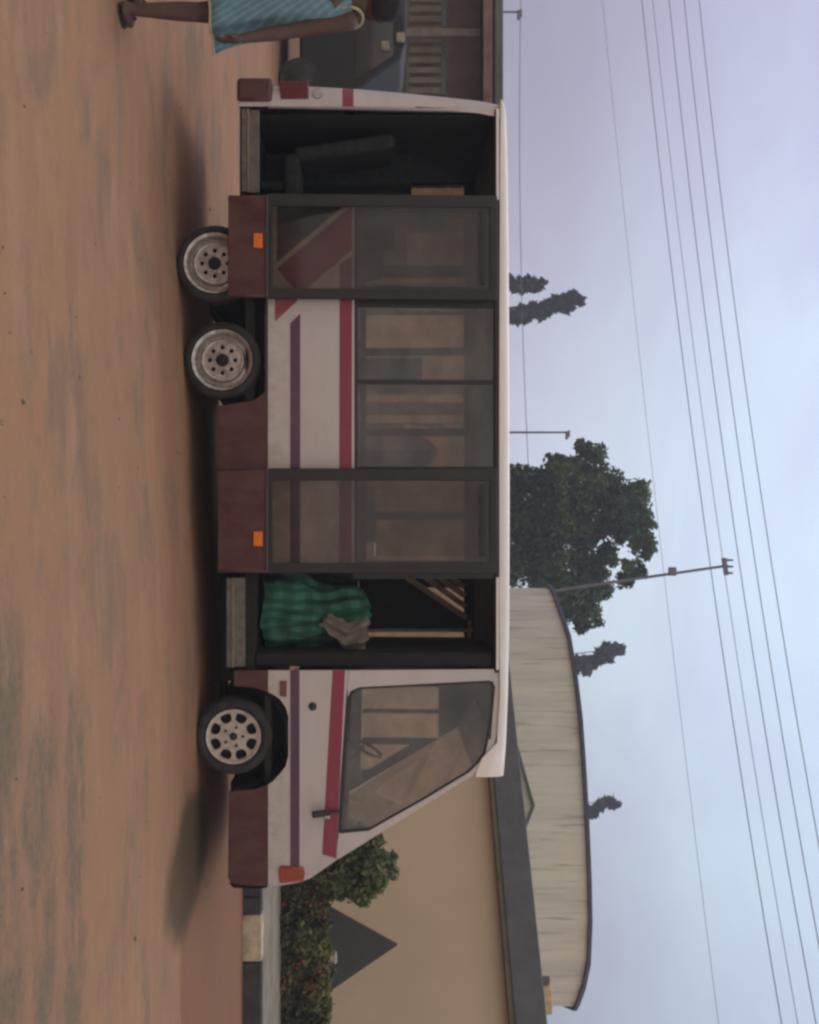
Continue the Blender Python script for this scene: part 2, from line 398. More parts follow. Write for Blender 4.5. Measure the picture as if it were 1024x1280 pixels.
def up_front():
    m = MB()
    hole = [(859,449),(864,438),(878,432.5),(982,425.5),(1040,422.5),(1042,425),(1039,461),(1000,532),(967,588),(955,600),(944,608),(906,616),(860,620),(853,617),(852,611)]
    outer = [(838,436.5),(877,432.2),(982,425.2),(1040,422.2),(1075,421.3),(1060,446),(972,590),(962,603),(948,613),(930,620),(905,625),(838,627)]
    m.plate(UV(outer), [UV(hole)], .0, .035, shear=lean)
    return m, hole
low_front().build('body_panel', [M['white'], M['red'], M['purple']], bus, .004)
far(low_front).build('body_panel', [M['white'], M['red'], M['purple']], bus, .004)
doorp = up_front()[0].build('cab_window_frame', M['white'], bus, .006)
FARH = [[(908,449),(943,449),(943,566),(908,566)],[(949,449),(987,449),(987,566),(949,566)],[(997,449),(1037,447),(1035,462),(997,524)]]
def far_cab(y0=0, y1=.03):
    m = MB()
    for pts in ([(838,436.5),(908,430.2),(908,625),(905,625),(838,627)], [(908.2,430.2),(982,425.2),(1040,422.2),(1075,421.3),(1061,444.5),(1037,447),(908.2,449)],
                [(908.2,566),(986.8,566),(972,590),(962,603),(948,613),(930,620),(908.2,625)], [(943,449.2),(949,449.2),(949,565.8),(943,565.8)], [(987,449.2),(997,449.2),(997,524),(987,540.3)],
                [(1037.2,447.2),(1061,444.7),(987,565.8),(987,540.5),(1035,462)]):
        m.plate(UV(pts), [], y0, y1, shear=lean)
    return m
far(far_cab).build('cab_window_frame', M['white'], bus)
far(lambda: far_cab(.032, .045)).build('cab_lining', M['lining'], bus)
hole = up_front()[1]
def inset(pts, d):
    cx = sum(p[0] for p in pts)/len(pts); cy = sum(p[1] for p in pts)/len(pts)
    return [(cx+(u-cx)*d, cy+(v-cy)*d) for u, v in pts]
def cab_seal(): return MB().plate(UV(inset(hole, .999)), [UV(inset(hole, .965))], .004, .03, shear=lean)
def cab_pane(): return MB().plate(UV(inset(hole, .975)), [], .014, .019, shear=lean)
cab_seal().build('window_seal', M['black'], doorp)
cab_pane().build('cab_window', M['glass'], bus)
for h in FARH: far(lambda: MB().plate(UV(h), [], .012, .018, shear=lean)).build('cab_window', M['glass'], bus)

# rear corner post, rounded in plan, white with the red band
def rear_corner():
    m = MB(); zs = [(297,103),(340,100.5),(385,101),(425,103),(428,103),(442,104),(446,104),(520,109),(600,116),(628,121)]
    mats = [0,0,0,0,1,0,0,0,0]; rs = []
    for v, u in zs:
        z = bz(v); x0 = bx(u); sh = lean(0, z); r = .14
        ring = [(bx(133)+0, sh, z)]
        for i in range(9):
            a = R(90)*i/8
            ring.append((x0+r-r*math.sin(a), sh+r-r*math.cos(a), z))
        ring.append((x0, W/2, z))
        rs.append(ring)
    for i in range(len(rs)-1):
        m.rings([rs[i], rs[i+1]], closed=False, mi=1 if i == 4 else 0)
    return m
for f in (rear_corner, lambda: far(rear_corner)):
    f().build('rear_corner', [M['white'], M['red']], bus, smooth=True)
# back door lintel strip and door jamb in white
def jamb(): return MB().plate(UV([(127,335),(133,335),(136,618),(130,618)]), [], -.004, .04, shear=lean)
jamb().build('door_jamb', M['white'], bus, .004)
# middle body with the diagonal livery
def mid_body():
    m = MB()
    m.plate(UV([(246,335),(716,335),(716,443),(246,443)]), [], 0, .03)
    m.plate(UV([(404,363),(716,363),(716,375.5),(392,375.5)]), [], -.004, .001, 2)
    m.plate(UV([(330,425),(716,424),(716,439.5),(320,440.5)]), [], -.004, .001, 1)
    m.plate(UV([(247,346),(328,346),(262,424),(250,440),(247,440)]), [], -.004, .001, 3)
    m.plate(UV([(336,346),(368,374),(352,394),(312,440.5),(258,440.5),(268,427)]), [], -.0035, .001, 1)
    m.plate(UV([(372,344),(402,344),(376,372),(372,372)]), [], -.004, .001, 1)
    return m
mid_body().build('body_panel', [M['white'], M['red'], M['purple'], M['black']], bus, .003)
far(lambda: MB().plate(UV([(128,335),(838,335),(838,443),(128,443)]), [], 0, .03)).build('body_panel', M['white'], bus, .003)
# maroon skirts with wheel arches
def skirt():
    out = []
    for y, pts in ((.002, [(392,334.5),(392,331),(410,331),(490,331),(500,318),(507,272),(716,272),(716,334.5)]),
                   (.002, [(838,334.5),(838,292),(858,292),(860,318),(865,334.5)]),
                   (.002, [(981,334.5),(987,318),(989,292),(990,286),(1098,285),(1105,290),(1107,300),(1108,334.5)]),
                   (.004, [(246,334.5),(246,300),(274,300),(284,320),(300,331),(391,331),(391,334.5)])):
        out.append(MB().plate(UV(pts), [], y, .03))
    return out
for m in skirt(): m.build('skirt', M['maroon'], bus, .006)
for pts in ([(104,334.5),(104,298),(860,298),(868,334.5)], [(981,334.5),(987,300),(1100,292),(1107,334.5)]):
    far(lambda: MB().plate(UV(pts), [], .002, .03)).build('skirt', M['maroon'], bus, .006)
# front bumper wraps round, and the nose
def nose():
    m = MB(); rs = []
    for v, u in [(335.5,1108.5),(352,1107.5),(374,1103),(388,1098),(420,1076),(424,1070)]:
        rs.append([(bx(u)+ .10*(1-((y-1.0)/.98)**2 if True else 0), y, bz(v)) for y in [.02+1.96*i/14 for i in range(15)]])
    return m.rings(rs, closed=False)
nose().build('bonnet', M['white'], bus, smooth=True)
def bumper():
    m = MB(); rs = []
    for v, u in [(286,1104),(292,1110),(318,1111),(333,1110),(334.7,1106)]:
        rs.append([(bx(u)+.13*(1-((y-1.0)/1.0)**2), y, bz(v)) for y in [0+2.0*i/14 for i in range(15)]])
    return m.rings(rs, closed=False)
bumper().build('front_bumper', M['maroon'], bus, smooth=True)
MB().box(bx(97), bx(128), -.02, W+.02, bz(296), bz(341)).build('rear_bumper', M['maroon'], bus, .03)
MB().plate(UV([(101,349),(124,351),(124,386),(102,386)]), [], -.006, .1).build('tail_lamp', M['redlens'], bus, .006)
fc = MB().lathe([(.001,-.012),(.035,-.012),(.042,0),(.042,.01)], 20); fc.v = [(x+bx(117), y, z+bz(397)) for x, y, z in fc.v]
fc.build('door_lock', M['chrome'], bus, smooth=True)
fc = MB().lathe([(.001,-.012),(.026,-.012),(.032,-.006),(.032,.01)], 20); fc.v = [(x+bx(883), y, z+bz(391)) for x, y, z in fc.v]
fc.build('fuel_cap', M['black'], bus, smooth=True)
MB().plate(UV([(851,350),(870,350),(871,358.5),(851,359)]), [], -.014, .002).build('side_reflector', M['brownlens'], bus, .006)
MB().plate(UV([(1082,351),(1086,348.5),(1104,350),(1101,380),(1088,382),(1083,379)]), [], -.02, .25).build('indicator_lamp', M['orange'], bus, .012)
# mirror arm seen edge-on at the front of the door sill
ma = MB(); ma.obox((bx(1014),-.01,bz(425)), (bx(1014),-.06,bz(408)), .02, .03); ma.obox((bx(1014),-.05,bz(409)), (bx(1015),-.075,bz(391)), .045, .055, up=(0,1,0))
mo = ma.build('door_mirror', M['black'], bus, .008)
MB().box(bx(1016), bx(1020), -.085, -.045, bz(406), bz(413)).build('mirror_joint', M['chrome'], mo, .004)

# roof shell: cambered, with a brow over the windscreen
def roof():
    m = MB(); rs = []
    prof = [(121,628,627),(126,632.5,627),(140,634.5,626.5),(200,636.2,626),(300,637.5,625.5),(500,638.6,625),(640,638.8,625),(780,638.3,625.5),(870,636.6,626),(930,634.2,622),(950,632.8,603),(968,631.4,596),(973,630.8,595.5)]
    for u, vt, vb in prof:
        zt, zb = bz(vt), bz(vb); x = bx(u); L = .055
        ring = [(x, L+.02, zb), (x, L-.012, zb), (x, L-.014, lerp(zb,zt,.35)), (x, L-.002, lerp(zb,zt,.8)), (x, L+.03, zt)]
        for i in range(1, 10): 
            y = L+.03+(W-2*L-.06)*i/10; ring.append((x, y, zt-.02+.012*math.sin(math.pi*i/10)))
        ring += [(x, W-L-.03, zt), (x, W-L+.002, lerp(zb,zt,.8)), (x, W-L+.014, lerp(zb,zt,.35)), (x, W-L+.012, zb), (x, W-L-.02, zb)]
        rs.append(ring)
    return m.rings(rs)
roof().build('roof', M['roofwhite_lit'], bus, smooth=True)
MB().box(bx(130), bx(935), .12, W-.12, bz(621), bz(624)).build('ceiling_lining', M['lining'], bus)
# dark drip rail above the openings
MB().box(bx(134), bx(842), .046, .075, bz(619.5), bz(624.5)).build('drip_rail', M['black'], bus, .003)
for a, b in ((134,248),(722,838)): MB().box(bx(a), bx(b), .030, .0455, bz(621), bz(624.5)).build('rail_strip', M['roofwhite_lit'], bus, .002)
# windscreen
ws = MB(); a0 = at(0,0,1)
pA, pB = (bx(1070), bz(428)), (bx(966), bz(598))
ws.add([(pA[0]+.02, .03, pA[1]), (pA[0]+.02, W-.03, pA[1]), (pB[0], W-.09, pB[1]), (pB[0], .09, pB[1])], [(0,1,2,3)])
ws.build('windscreen', M['glass'], bus)
# near side windows: one strip of dark framed panes between the doors
panes = [(384,474),(480,583)]
fr = MB(); fr.plate(UV([(368,441.5),(724,441.5),(724,622),(368,622)]), [UV([(a,447),(b,447),(b,618),(a,618)]) for a, b in panes]+[UV([(600,447),(712,447),(712,618),(600,618)])], .003, .035, shear=lean)
fro = fr.build('window_frame', M['black'], bus, .003)
for a, b in panes+[(600,712)]:
    MB().plate(UV([(a,447),(b,447),(b,618),(a,618)]), [], .008, .013, shear=lean).build('side_window', M['glass'], bus)
# rear near side opening behind the second slid door
fr = MB(); fr.plate(UV([(246,443.5),(367,443.5),(367,622),(246,622)]), [UV([(262,447),(357,447),(357,618),(262,618)])], .003, .035, shear=lean)
fr.build('window_frame', M['black'], bus, .003)
MB().plate(UV([(262,447),(357,447),(357,618),(262,618)]), [], .008, .013, shear=lean).build('side_window', M['glass'], bus)
# far side windows
def farwin():
    m = MB(); hs = [[(140,455),(262,455),(262,605),(140,605)],[(280,455),(388,455),(388,605),(280,605)],[(400,455),(512,455),(512,605),(400,605)],[(524,455),(640,455),(640,605),(524,605)],[(652,455),(742,455),(742,605),(652,605)],[(756,455),(832,455),(832,605),(756,605)]]
    m.plate(UV([(128,443.5),(838,443.5),(838,622),(128,622)]), [UV(h) for h in hs], .003, .035, shear=lean)
    return m, hs
far(lambda: farwin()[0]).build('window_frame', M['black'], bus)
for h in farwin()[1]:
    far(lambda: MB().plate(UV(h), [], .010, .015, shear=lean)).build('side_window', M['glass'], bus)
# slid-open plug doors, standing proud of the body
def slid_door(u0, u1, skew=0):
    b0 = -.10; rt = MB()
    def X(u, v): return bx(u)+skew*(bz(v)-bz(340))
    def pl(mb, pts, y0, y1, holes=[]):
        return mb.plate([(X(u,v), bz(v)) for u, v in pts], [[(X(u,v), bz(v)) for u, v in h] for h in holes], y0, y1, shear=lean)
    root = pl(rt, [(u0,337),(u1,337),(u1,621),(u0,621)], b0, b0+.04, [[(u0+15,342),(u1-13,342),(u1-13,612),(u0+15,612)]]).build('sliding_door', M['black'], bus, .006)
    pl(MB(), [(u0+15,342),(u1-13,342),(u1-13,612),(u0+15,612)], b0+.014, b0+.02).build('door_pane', M['doorglass'], root)
    kb_ = 274 if u0 > 400 else 287
    pl(MB(), [(u0+2,kb_),(u1-2,kb_),(u1-2,334),(u0+2,334)], b0+.004, b0+.05).build('door_kick_panel', M['maroon'], root, .012)
    pl(MB(), [(u0+2,334.3),(u1-2,334.3),(u1-2,337),(u0+2,337)], b0-.004, b0+.04).build('door_trim', M['lining'], root)
    c = (u0+u1)/2+ (22 if u0 > 400 else -6)
    pl(MB(), [(c-9,319),(c+9,319),(c+9,330),(c-9,330)], b0-.014, b0+.006).build('marker_lamp', M['amber'], root, .004)
    MB().box(bx(u0+20), bx(u1-20), b0+.05, .01, bz(600), bz(606)).build('door_bracket', M['black'], root)
    MB().box(bx(u0+20), bx(u1-20), b0+.05, .01, bz(300), bz(306)).build('door_bracket', M['black'], root)
    return root
slid_door(586, 716)
slid_door(246, 376)
# a pale grab pole inside each door glass
MB().tube([(bx(703), .10, bz(436)), (bx(703), .14, bz(606))], .012, 8).build('grab_pole', M['slat'], bus, smooth=True)
MB().tube([(bx(264), .10, bz(440)), (bx(264), .14, bz(606))], .012, 8).build('grab_pole', M['lining'], bus, smooth=True)
# door steps
def step(u0, u1, v0, v1):
    m = MB(); m.box(bx(u0), bx(u1), -.01, .35, bz(v0), bz(v0+7)); m.box(bx(u0), bx(u1), .02, .05, bz(v0+7), bz(v1))
    o = m.build('door_step', M['stepmetal'], bus, .006)
    MB().box(bx(u0), bx(u1), -.016, .03, bz(v0+7.4), bz(v0+9.2)).build('step_edge', M['slat'], o, .002)
step(136, 240, 302, 324); step(722, 834, 283, 306)
# floor, underbody, firewall, bulkhead
fl = MB(); fl.box(bx(104), bx(840), .06, W-.06, bz(306), bz(317)); fl.box(bx(840), bx(1090), .06, W-.06, bz(330), bz(338))
fl.build('cabin_floor', M['dark'], bus)
ub = MB(); ub.box(bx(510), bx(860), .35, W-.35, bz(268), bz(300)); ub.box(bx(990), bx(1080), .3, W-.3, bz(282), bz(330)); ub.box(bx(260), bx(400), .35, W-.35, bz(283), bz(304)); ub.box(bx(106), bx(262), .1, W-.1, bz(298), bz(305.5)); ub.tube([(bx(530),.5,bz(274)),(bx(700),.5,bz(262)),(bx(900),.6,bz(268))], .035, 10)
ub.tube([(bx(449),.15,bz(277)),(bx(449),W-.15,bz(277))], .06, 10); ub.tube([(bx(327),.15,bz(267)),(bx(327),W-.15,bz(267))], .06, 10)
ub.build('underbody', M['underside'], bus)
dk = MB(); dk.box(bx(818), bx(835), .09, .95, bz(318), bz(618)); dk.build('cab_bulkhead', M['dark'], bus, .01)
db = MB(); db.plate([(bx(1000), bz(340)), (bx(1085), bz(340)), (bx(1078), bz(398)), (bx(1040), bz(432)), (bx(1000), bz(436)), (bx(985), bz(420))], [], .05, W-.05); db.build('dashboard', M['dark'], bus, .02)
sw = MB(); cx, cy, cz = bx(985), 1.5, bz(452)
pts = [(cx+.16*math.cos(R(i*15))*math.sin(R(32)), cy+.19*math.sin(R(i*15)), cz+.19*math.cos(R(i*15))*math.cos(R(32))) for i in range(25)]
sw.tube(pts, .014, 8); sw.tube([(cx,cy,cz),(cx+.22,cy,cz-.2)], .02, 8); sw.obox((cx,cy-.18,cz),(cx,cy+.18,cz), .03, .015)
sw.build('steering_wheel', M['black'], bus, smooth=True)
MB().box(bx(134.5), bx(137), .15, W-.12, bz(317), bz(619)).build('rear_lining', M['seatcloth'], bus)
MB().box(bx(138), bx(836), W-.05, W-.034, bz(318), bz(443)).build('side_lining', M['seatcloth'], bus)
# seats
def seat(x, y, z, w=.46, hb=.62, head=True, face=1):
    m = MB(); m.box(x-.23, x+.23, y-w/2, y+w/2, z+.22, z+.34); m.box(x-.04, x+.04, y-w/3, y+w/3, z, z+.22)
    o = m.build('seat', M['seatcloth'], bus, .035, seg=3)
    b = MB(); bxk = x-face*.22
    b.obox((bxk,y,z+.30), (bxk-face*.12,y,z+.30+hb), w, .12, up=(1,0,0)); bo = b.build('backrest', M['seatcloth'], o, .04, seg=3)
    if head: MB().box(bxk-face*.19, bxk-face*.09, y-.13, y+.13, z+.33+hb, z+.50+hb).build('headrest', M['seatcloth'], bo, .035, seg=3)
FZ = bz(317)
seat(bx(912), 1.5, FZ+.06, hb=.50); seat(bx(890), .52, FZ+.02, head=False, hb=.40)
for u in (452, 545, 640): 
    seat(bx(u), 1.6, FZ, .8, .50, False); seat(bx(u), .45, FZ, .5, .46, False)
for u in (215, 330): seat(bx(u), .5, FZ, .5, .80, False); seat(bx(u), 1.5, FZ, .8, .72, False)
seat(bx(776), .95, FZ, .62, .55, False, face=1)
# rear luggage cupboard that darkens the back doorway
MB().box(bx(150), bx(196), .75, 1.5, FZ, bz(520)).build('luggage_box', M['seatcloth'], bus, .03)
MB().box(bx(150), bx(164), .745, .76, bz(478), bz(490)).build('warning_sticker', M['orange'], bus, .003)
# pale slats in front door bay, standing in for slatted roofing behind
rk = MB()
def ins(u, v, y): p = at(u, v, 8.5+y); return (p.x, y, p.z)
for (a, b), w_ in ((((722,509),(772,583)),.05), (((722,532),(758,582)),.026), (((722,548),(745,582)),.026), (((722,563),(734,581)),.026)):
    rk.obox(ins(*a, 1.3), ins(*b, 1.3), .05, w_, up=(0,1,0))
rk.build('stand_in_slats', M['slat'], bus, .004)
pt = MB(); q = [ins(u, v, 0)[0::2] for u, v in ()]
pts = [(718,452),(787,452),(787,584),(774,582),(724,506),(718,506)]
pt.plate([(ins(u,v,1.35)[0], ins(u,v,1.35)[2]) for u, v in pts], [], 1.35, 1.42); pt.build('partition', M['dark'], bus, .01)
MB().obox(ins(788,456,1.28), ins(788,592,1.28), .03, .02, up=(0,1,0)).obox(ins(776,587,1.28), ins(796,587,1.28), .03, .035, up=(0,1,0)).build('slat_post', M['slat'], bus, .004)

# wheels
def se(c): return math.copysign(abs(c)**.72, c)
def wheel(x, z, rt, rr, alloy, y=.04):
    root = bpy.data.objects.new('wheel', None); C.objects.link(root); root.parent = bus; root.location = (x, y, z)
    t = MB().lathe([(rr-.005,.03),(rr+.012,-.002),(rr+.03,-.012),(rt-.05,-.014),(rt-.018,-.004),(rt-.003,.022),(rt,.05),(rt,.15),(rt-.003,.175),(rt-.03,.20),(rr,.20)], 56)
    for i in range(56):
        a = 2*math.pi*i/56
        t.obox(((rt-.004)*math.cos(a), .03, (rt-.004)*math.sin(a)), ((rt-.004)*math.cos(a+.05), .17, (rt-.004)*math.sin(a+.05)), .016, .012, up=(math.cos(a),0,math.sin(a)))
    t.build('tyre', M['rubber'], root, smooth=True)
    if alloy:
        m = MB(); n = 8; holes = []
        for k in range(n):
            a = 2*math.pi*k/n+R(22.5); holes.append([(rr*.70*math.cos(a)+(rr*.17*se(math.cos(q)))*math.cos(a)-(rr*(.205+.04*math.cos(q))*se(math.sin(q)))*math.sin(a), rr*.70*math.sin(a)+(rr*.17*se(math.cos(q)))*math.sin(a)+(rr*(.205+.04*math.cos(q))*se(math.sin(q)))*math.cos(a)) for q in [2*math.pi*j/20 for j in range(20)]])
        m.plate(circle(0,0,rr*.93,48), holes, .002, .03)
        m.lathe([(rr*.90,.012),(rr*.92,-.012),(rr,-.014),(rr+.004,.0),(rr,.03)], 48)
        ro = m.build('rim', M['alloy'], root, .006)
        MB().lathe([(.001,-.012),(rr*.13,-.010),(rr*.15,.004)], 20).build('hub_cap', M['black'], ro, smooth=True)
        for k in range(5):
            a = R(72*k+18); nb = MB().lathe([(.001,-.006),(.012,-.006),(.013,.006)], 8); nb.v = [(px+rr*.35*math.cos(a), py, pz+rr*.35*math.sin(a)) for px, py, pz in nb.v]
            nb.build('wheel_nut', M['black'], ro)
        MB().lathe([(.001,.05),(rr,.05)], 32).build('brake_disc', M['dark'], root)
    else:
        m = MB(); m.lathe([(rr*.60,.030),(rr*.62,.010),(rr*.66,.006),(rr*.70,.012),(rr*.74,.055),(rr*.84,.06),(rr*.88,.01),(rr*.93,-.008),(rr,-.012),(rr+.004,0),(rr,.03)], 56)
        n = 8; holes = []
        for k in range(n):
            a = 2*math.pi*k/n; holes.append([(rr*.42*math.cos(a)+rr*.075*math.cos(q), rr*.42*math.sin(a)+rr*.075*math.sin(q)) for q in [2*math.pi*j/10 for j in range(10)]])
        m.plate(circle(0,0,rr*.62,40), holes, .014, .03)
        ro = m.build('rim', M['steel'], root, smooth=True)
        MB().lathe([(.001,-.005),(rr*.16,-.004),(rr*.2,.004),(rr*.22,.016)], 24).build('hub_cap', M['dark'], ro, smooth=True)
        for k in range(6):
            a = R(60*k+10); nb = MB().lathe([(.001,-.004),(.012,-.004),(.013,.016)], 8); nb.v = [(px+rr*.29*math.cos(a), py, pz+rr*.29*math.sin(a)) for px, py, pz in nb.v]
            nb.build('wheel_nut', M['steel'], ro)
        MB().lathe([(.001,.065),(rr,.065)], 32).build('brake_drum', M['dark'], root)
    return root
wf = wheel(bx(922), bz(291), .30, .212, True)
w1 = wheel(bx(449), bz(277), .30, .236, False)
w2 = copy_tree(w1, bus); w2.location = (bx(327), .05, bz(267))
for w, y in ((wf, W-.04), (w1, W-.04), (w2, W-.04)):
    c = copy_tree(w, bus); c.location = (w.location.x, y, w.location.z); c.rotation_euler = (0, 0, math.pi)
# wheel housings
wh = MB()
for u, v, r in ((922,291,.42),):
    wh.rings([[(bx(u)+r*math.cos(R(a)), y, bz(v)+r*math.sin(R(a))*.98) for a in range(0,181,12)] for y in (.034,.34)], closed=False)
wh.box(bx(860), bx(986), .34, .36, bz(290), bz(366))
wh.build('wheel_housing', M['dark'], bus)
MB().box(bx(262), bx(510), .33, .35, bz(290), bz(338)).box(bx(262), bx(510), .035, .34, bz(335), bz(337)).build('wheel_housing', M['dark'], bus)

# things inside the front doorway
c0 = Vector((bx(763)*1.05, 8.5+.54, FZ+.04)); cl_ = MB(); rs = []; H_ = .86
for i in range(31):
    h = i/30; z = H_*h; rs_ = []
    w = (.31-.10*h+.03*math.sin(h*7))*math.sqrt(max(0.0, 1-max(0,(h-.72)/.28)**2*.94)); cxo = .02*math.sin(h*5)+.05*h
    for j in range(72):
        a = 2*math.pi*j/72
        f = 1+.11*(1-.5*h)*math.sin(7*a+2.2*math.sin(h*4+a))+.07*math.sin(13*a+5*h)+.22*noise.noise(Vector((math.cos(a)*1.5, math.sin(a)*1.5, h*2.6)))+.10*noise.noise(Vector((math.cos(a)*4, math.sin(a)*4, h*6+3)))
        rs_.append((cxo+w*f*math.cos(a), .85*w*f*math.sin(a), z+.03*noise.noise(Vector((a*1.3, h*4, 1)))))
    rs.append(rs_)
cl_.rings(rs); cb_ = cl_.build('cloth_bundle', M['greencloth'], None, smooth=True); cb_.location = c0
tag(cb_, 'rumpled green checked cloth bundle hanging in the front doorway of the minibus', 'cloth bundle')
fb = MB(); p0 = at(788, 431, 8.78); N = 14
for side in (0, 1):
    rs = []
    for i in range(N+1):
        row = []
        for j in range(N+1):
            a, b = i/N*2-1, j/N*2-1; e = max(0, (1-abs(a)**4)*(1-abs(b)**4))
            y = (.008+.022*e)*(1 if side else -1)+.05*noise.noise(Vector((a*1.5+b, b*1.5, 4)))+.022*math.sin(6*a+3*b)+.02*a
            x, z = a*.145*math.sqrt(1-.12*b*b)*(.72+.30*b)+.035*math.sin(3*b+1)+.012*math.sin(9*b), b*.19*math.sqrt(1-.10*a*a)*(1+.12*a)+.014*math.sin(7*a); q = R(-14)
            row.append((x*math.cos(q)-z*math.sin(q), y, x*math.sin(q)+z*math.cos(q)))
        rs.append(row)
    fb.rings(rs, closed=False)
bg_ = fb.build('folded_cloth', M['greycloth'], None, smooth=True); bg_.location = p0
tag(bg_, 'creased pale grey cloth hanging over the side of the green bundle in the doorway', 'cloth')

# ------------------------------------------------------------------ person at the left edge
PY = 6.5; PX = (-8-640)/F*PY; G0 = gz(PX, PY)
per = thing('person', (PX, PY, G0), 'person in a pale blue checked sleeveless dress walking at the photo edge', 'person')
px = PY/F
def pp(u, v, dy=0): return ((u+8)*px, dy, EYE+(v-VH)*px-G0)
m = MB()
def limb(pts, rad, seg=12): 
    m.tube(pts, rad, seg); m.ball(pts[0], rad[0]*.99, 10); m.ball(pts[-1], rad[-1]*.99, 10)
for s, dy in ((1,-.10),(-1,.16)):                          # legs mid stride
    hip = (s*.09, .02, .84); kn = (s*.10+.02, dy*.4+.02, .47); an = (s*.11+.03, dy, .085)
    limb([hip, kn], [.085,.058]); limb([kn, (lerp(kn[0],an[0],.35), lerp(kn[1],an[1],.35)+.0, lerp(kn[2],an[2],.32)), an], [.056,.055,.036])
    m.ball((an[0]+.02, an[1]+.05, .045), (.045,.12,.036), 12); m.ball((an[0]+.0, an[1]-.02, .05), (.038,.05,.045), 10)
m.tube([(0,.02,.80),(0,.02,.95),(0,.02,1.12),(.02,.02,1.28),(.03,.02,1.36)], [.15,.13,.14,.155,.09], 16)
limb([(.04,.02,1.33),(.055,.03,1.44)], [.055,.05])
sh = pp(26, 436, .0); el = pp(42, 362, -.03); wr = pp(57, 306, -.10)
limb([sh, (lerp(sh[0],el[0],.4), -.012, lerp(sh[2],el[2],.4)), el], [.058,.05,.042]); limb([el, (lerp(el[0],wr[0],.3), lerp(el[1],wr[1],.3), lerp(el[2],wr[2],.3)), wr], [.042,.043,.028])
m.ball(pp(59, 296, -.115), (.028,.036,.05), 12)
for k, (dy, ln, r) in enumerate(((-.150,.062,.0085),(-.128,.075,.009),(-.106,.070,.009),(-.086,.055,.008))):
    a = Vector(pp(60, 289, dy)); b = a+Vector((.012, -.008, -ln*.5)); c = b+Vector((-.006, -.012, -ln*.5)); m.tube([a+Vector((-.004,0,.03)),a,b,c], [r*1.1,r,r*.95,r*.8], 8); m.ball(c, r*.8, 8)
a = Vector(pp(58, 297, -.145)); m.tube([a, a+Vector((.006,-.03,-.018)), a+Vector((.008,-.04,-.05))], [.012,.011,.008], 8); m.ball(a+Vector((.008,-.04,-.05)), .008, 8)
sl = (-.20, .03, 1.29); ell = (-.25, .06, 1.05); wrl = (-.24, .16, .83)
limb([sl, ell], [.058,.042]); limb([ell, wrl], [.042,.028]); m.ball((-.24,.18,.78), (.028,.036,.055), 12)
for k in range(4):
    a = Vector((-.235, .155+k*.02, .745)); m.tube([a+Vector((0,0,.03)), a, a+Vector((0,-.01,-.035)), a+Vector((.01,-.02,-.065))], [.0095,.009,.0085,.007], 8)
m.tube([(-.22,.15,.80),(-.205,.125,.765),(-.205,.12,.735)], [.012,.011,.008], 8)
m.ball((-.24+.31,.04,1.545), (.075,.092,.112), 18); m.ball((.07,.075,1.49), (.055,.06,.07), 14)
m.ball((.07,.135,1.53), (.014,.018,.024), 8); m.ball((.146,.035,1.535), (.012,.022,.032), 8); m.ball((-.006,.035,1.535), (.012,.022,.032), 8)
m.ball((.045,.118,1.56), (.014,.01,.009), 8); m.ball((.095,.118,1.56), (.014,.01,.009), 8); m.ball((.07,.125,1.487), (.026,.012,.009), 8)
body = m.build('body', M['skin'], per, smooth=True)
rm = body.modifiers.new('remesh', 'REMESH'); rm.mode = 'VOXEL'; rm.voxel_size = .0065; rm.use_smooth_shade = True
smo = body.modifiers.new('smooth', 'SMOOTH'); smo.iterations = 3; smo.factor = .5
h = MB().ball((.068,.02,1.565), (.086,.10,.112), 22)
h.v = [tuple(Vector(p)+ (Vector(p)-Vector((.068,.02,1.565)))*.10*noise.noise(Vector(p)*28)) for p in h.v if True]
h.v = [(x, min(y, .085 if z > 1.585 else .02), max(z, 1.48)) for x, y, z in h.v]
h.build('hair', M['hair'], per, smooth=True)
# dress: lofted rings with folds
dr = MB(); rs = []
prof = [(EYE+(267-VH)*px-G0, .305, .21, .045),(.60,.285,.20,.04),(.78,.235,.18,.028),(.92,.20,.155,.015),(1.04,.185,.145,.008),(1.16,.19,.15,.004),(1.26,.185,.14,.002),(1.325,.165,.11,0),(1.365,.13,.09,0)]
for z, a, b, w in prof:
    rs.append([(.012+a*math.cos(2*math.pi*j/64)*(1+w/a*.8*math.sin(9*2*math.pi*j/64+z*3)), .02+b*math.sin(2*math.pi*j/64)*(1+w/b*.6*math.sin(9*2*math.pi*j/64+z*3)), z) for j in range(64)])
dr.rings(rs, caps=False)
dress = dr.build('dress', M['plaid'], per, smooth=True)
sd = dress.modifiers.new('solid', 'SOLIDIFY'); sd.thickness = .006
hm = MB(); hm.tube([Vector(p)*1.0 for p in rs[0]]+[Vector(rs[0][0])], .008, 6); hm.build('hem', M['trim'], dress, smooth=True)
ah = MB(); c0 = Vector(pp(25, 436)); ah.tube([c0+Vector((-.012+.03*math.cos(R(i*15)), .078*math.cos(R(i*15)), .085*math.sin(R(i*15)))) for i in range(25)], .009, 6); ah.build('armhole_edge', M['trim'], dress, smooth=True)
for s, dy in ((1,-.10),(-1,.16)):
    f = MB(); an = (s*.11+.03, dy); f.ball((an[0]+.02, an[1]+.04, .012), (.052,.135,.014), 16); f.tube([(an[0]-.03,an[1]+.07,.02),(an[0]+.02,an[1]+.075,.088),(an[0]+.07,an[1]+.07,.02)], .013, 8)
    f.build('sandal', M['sandal'], per, smooth=True)

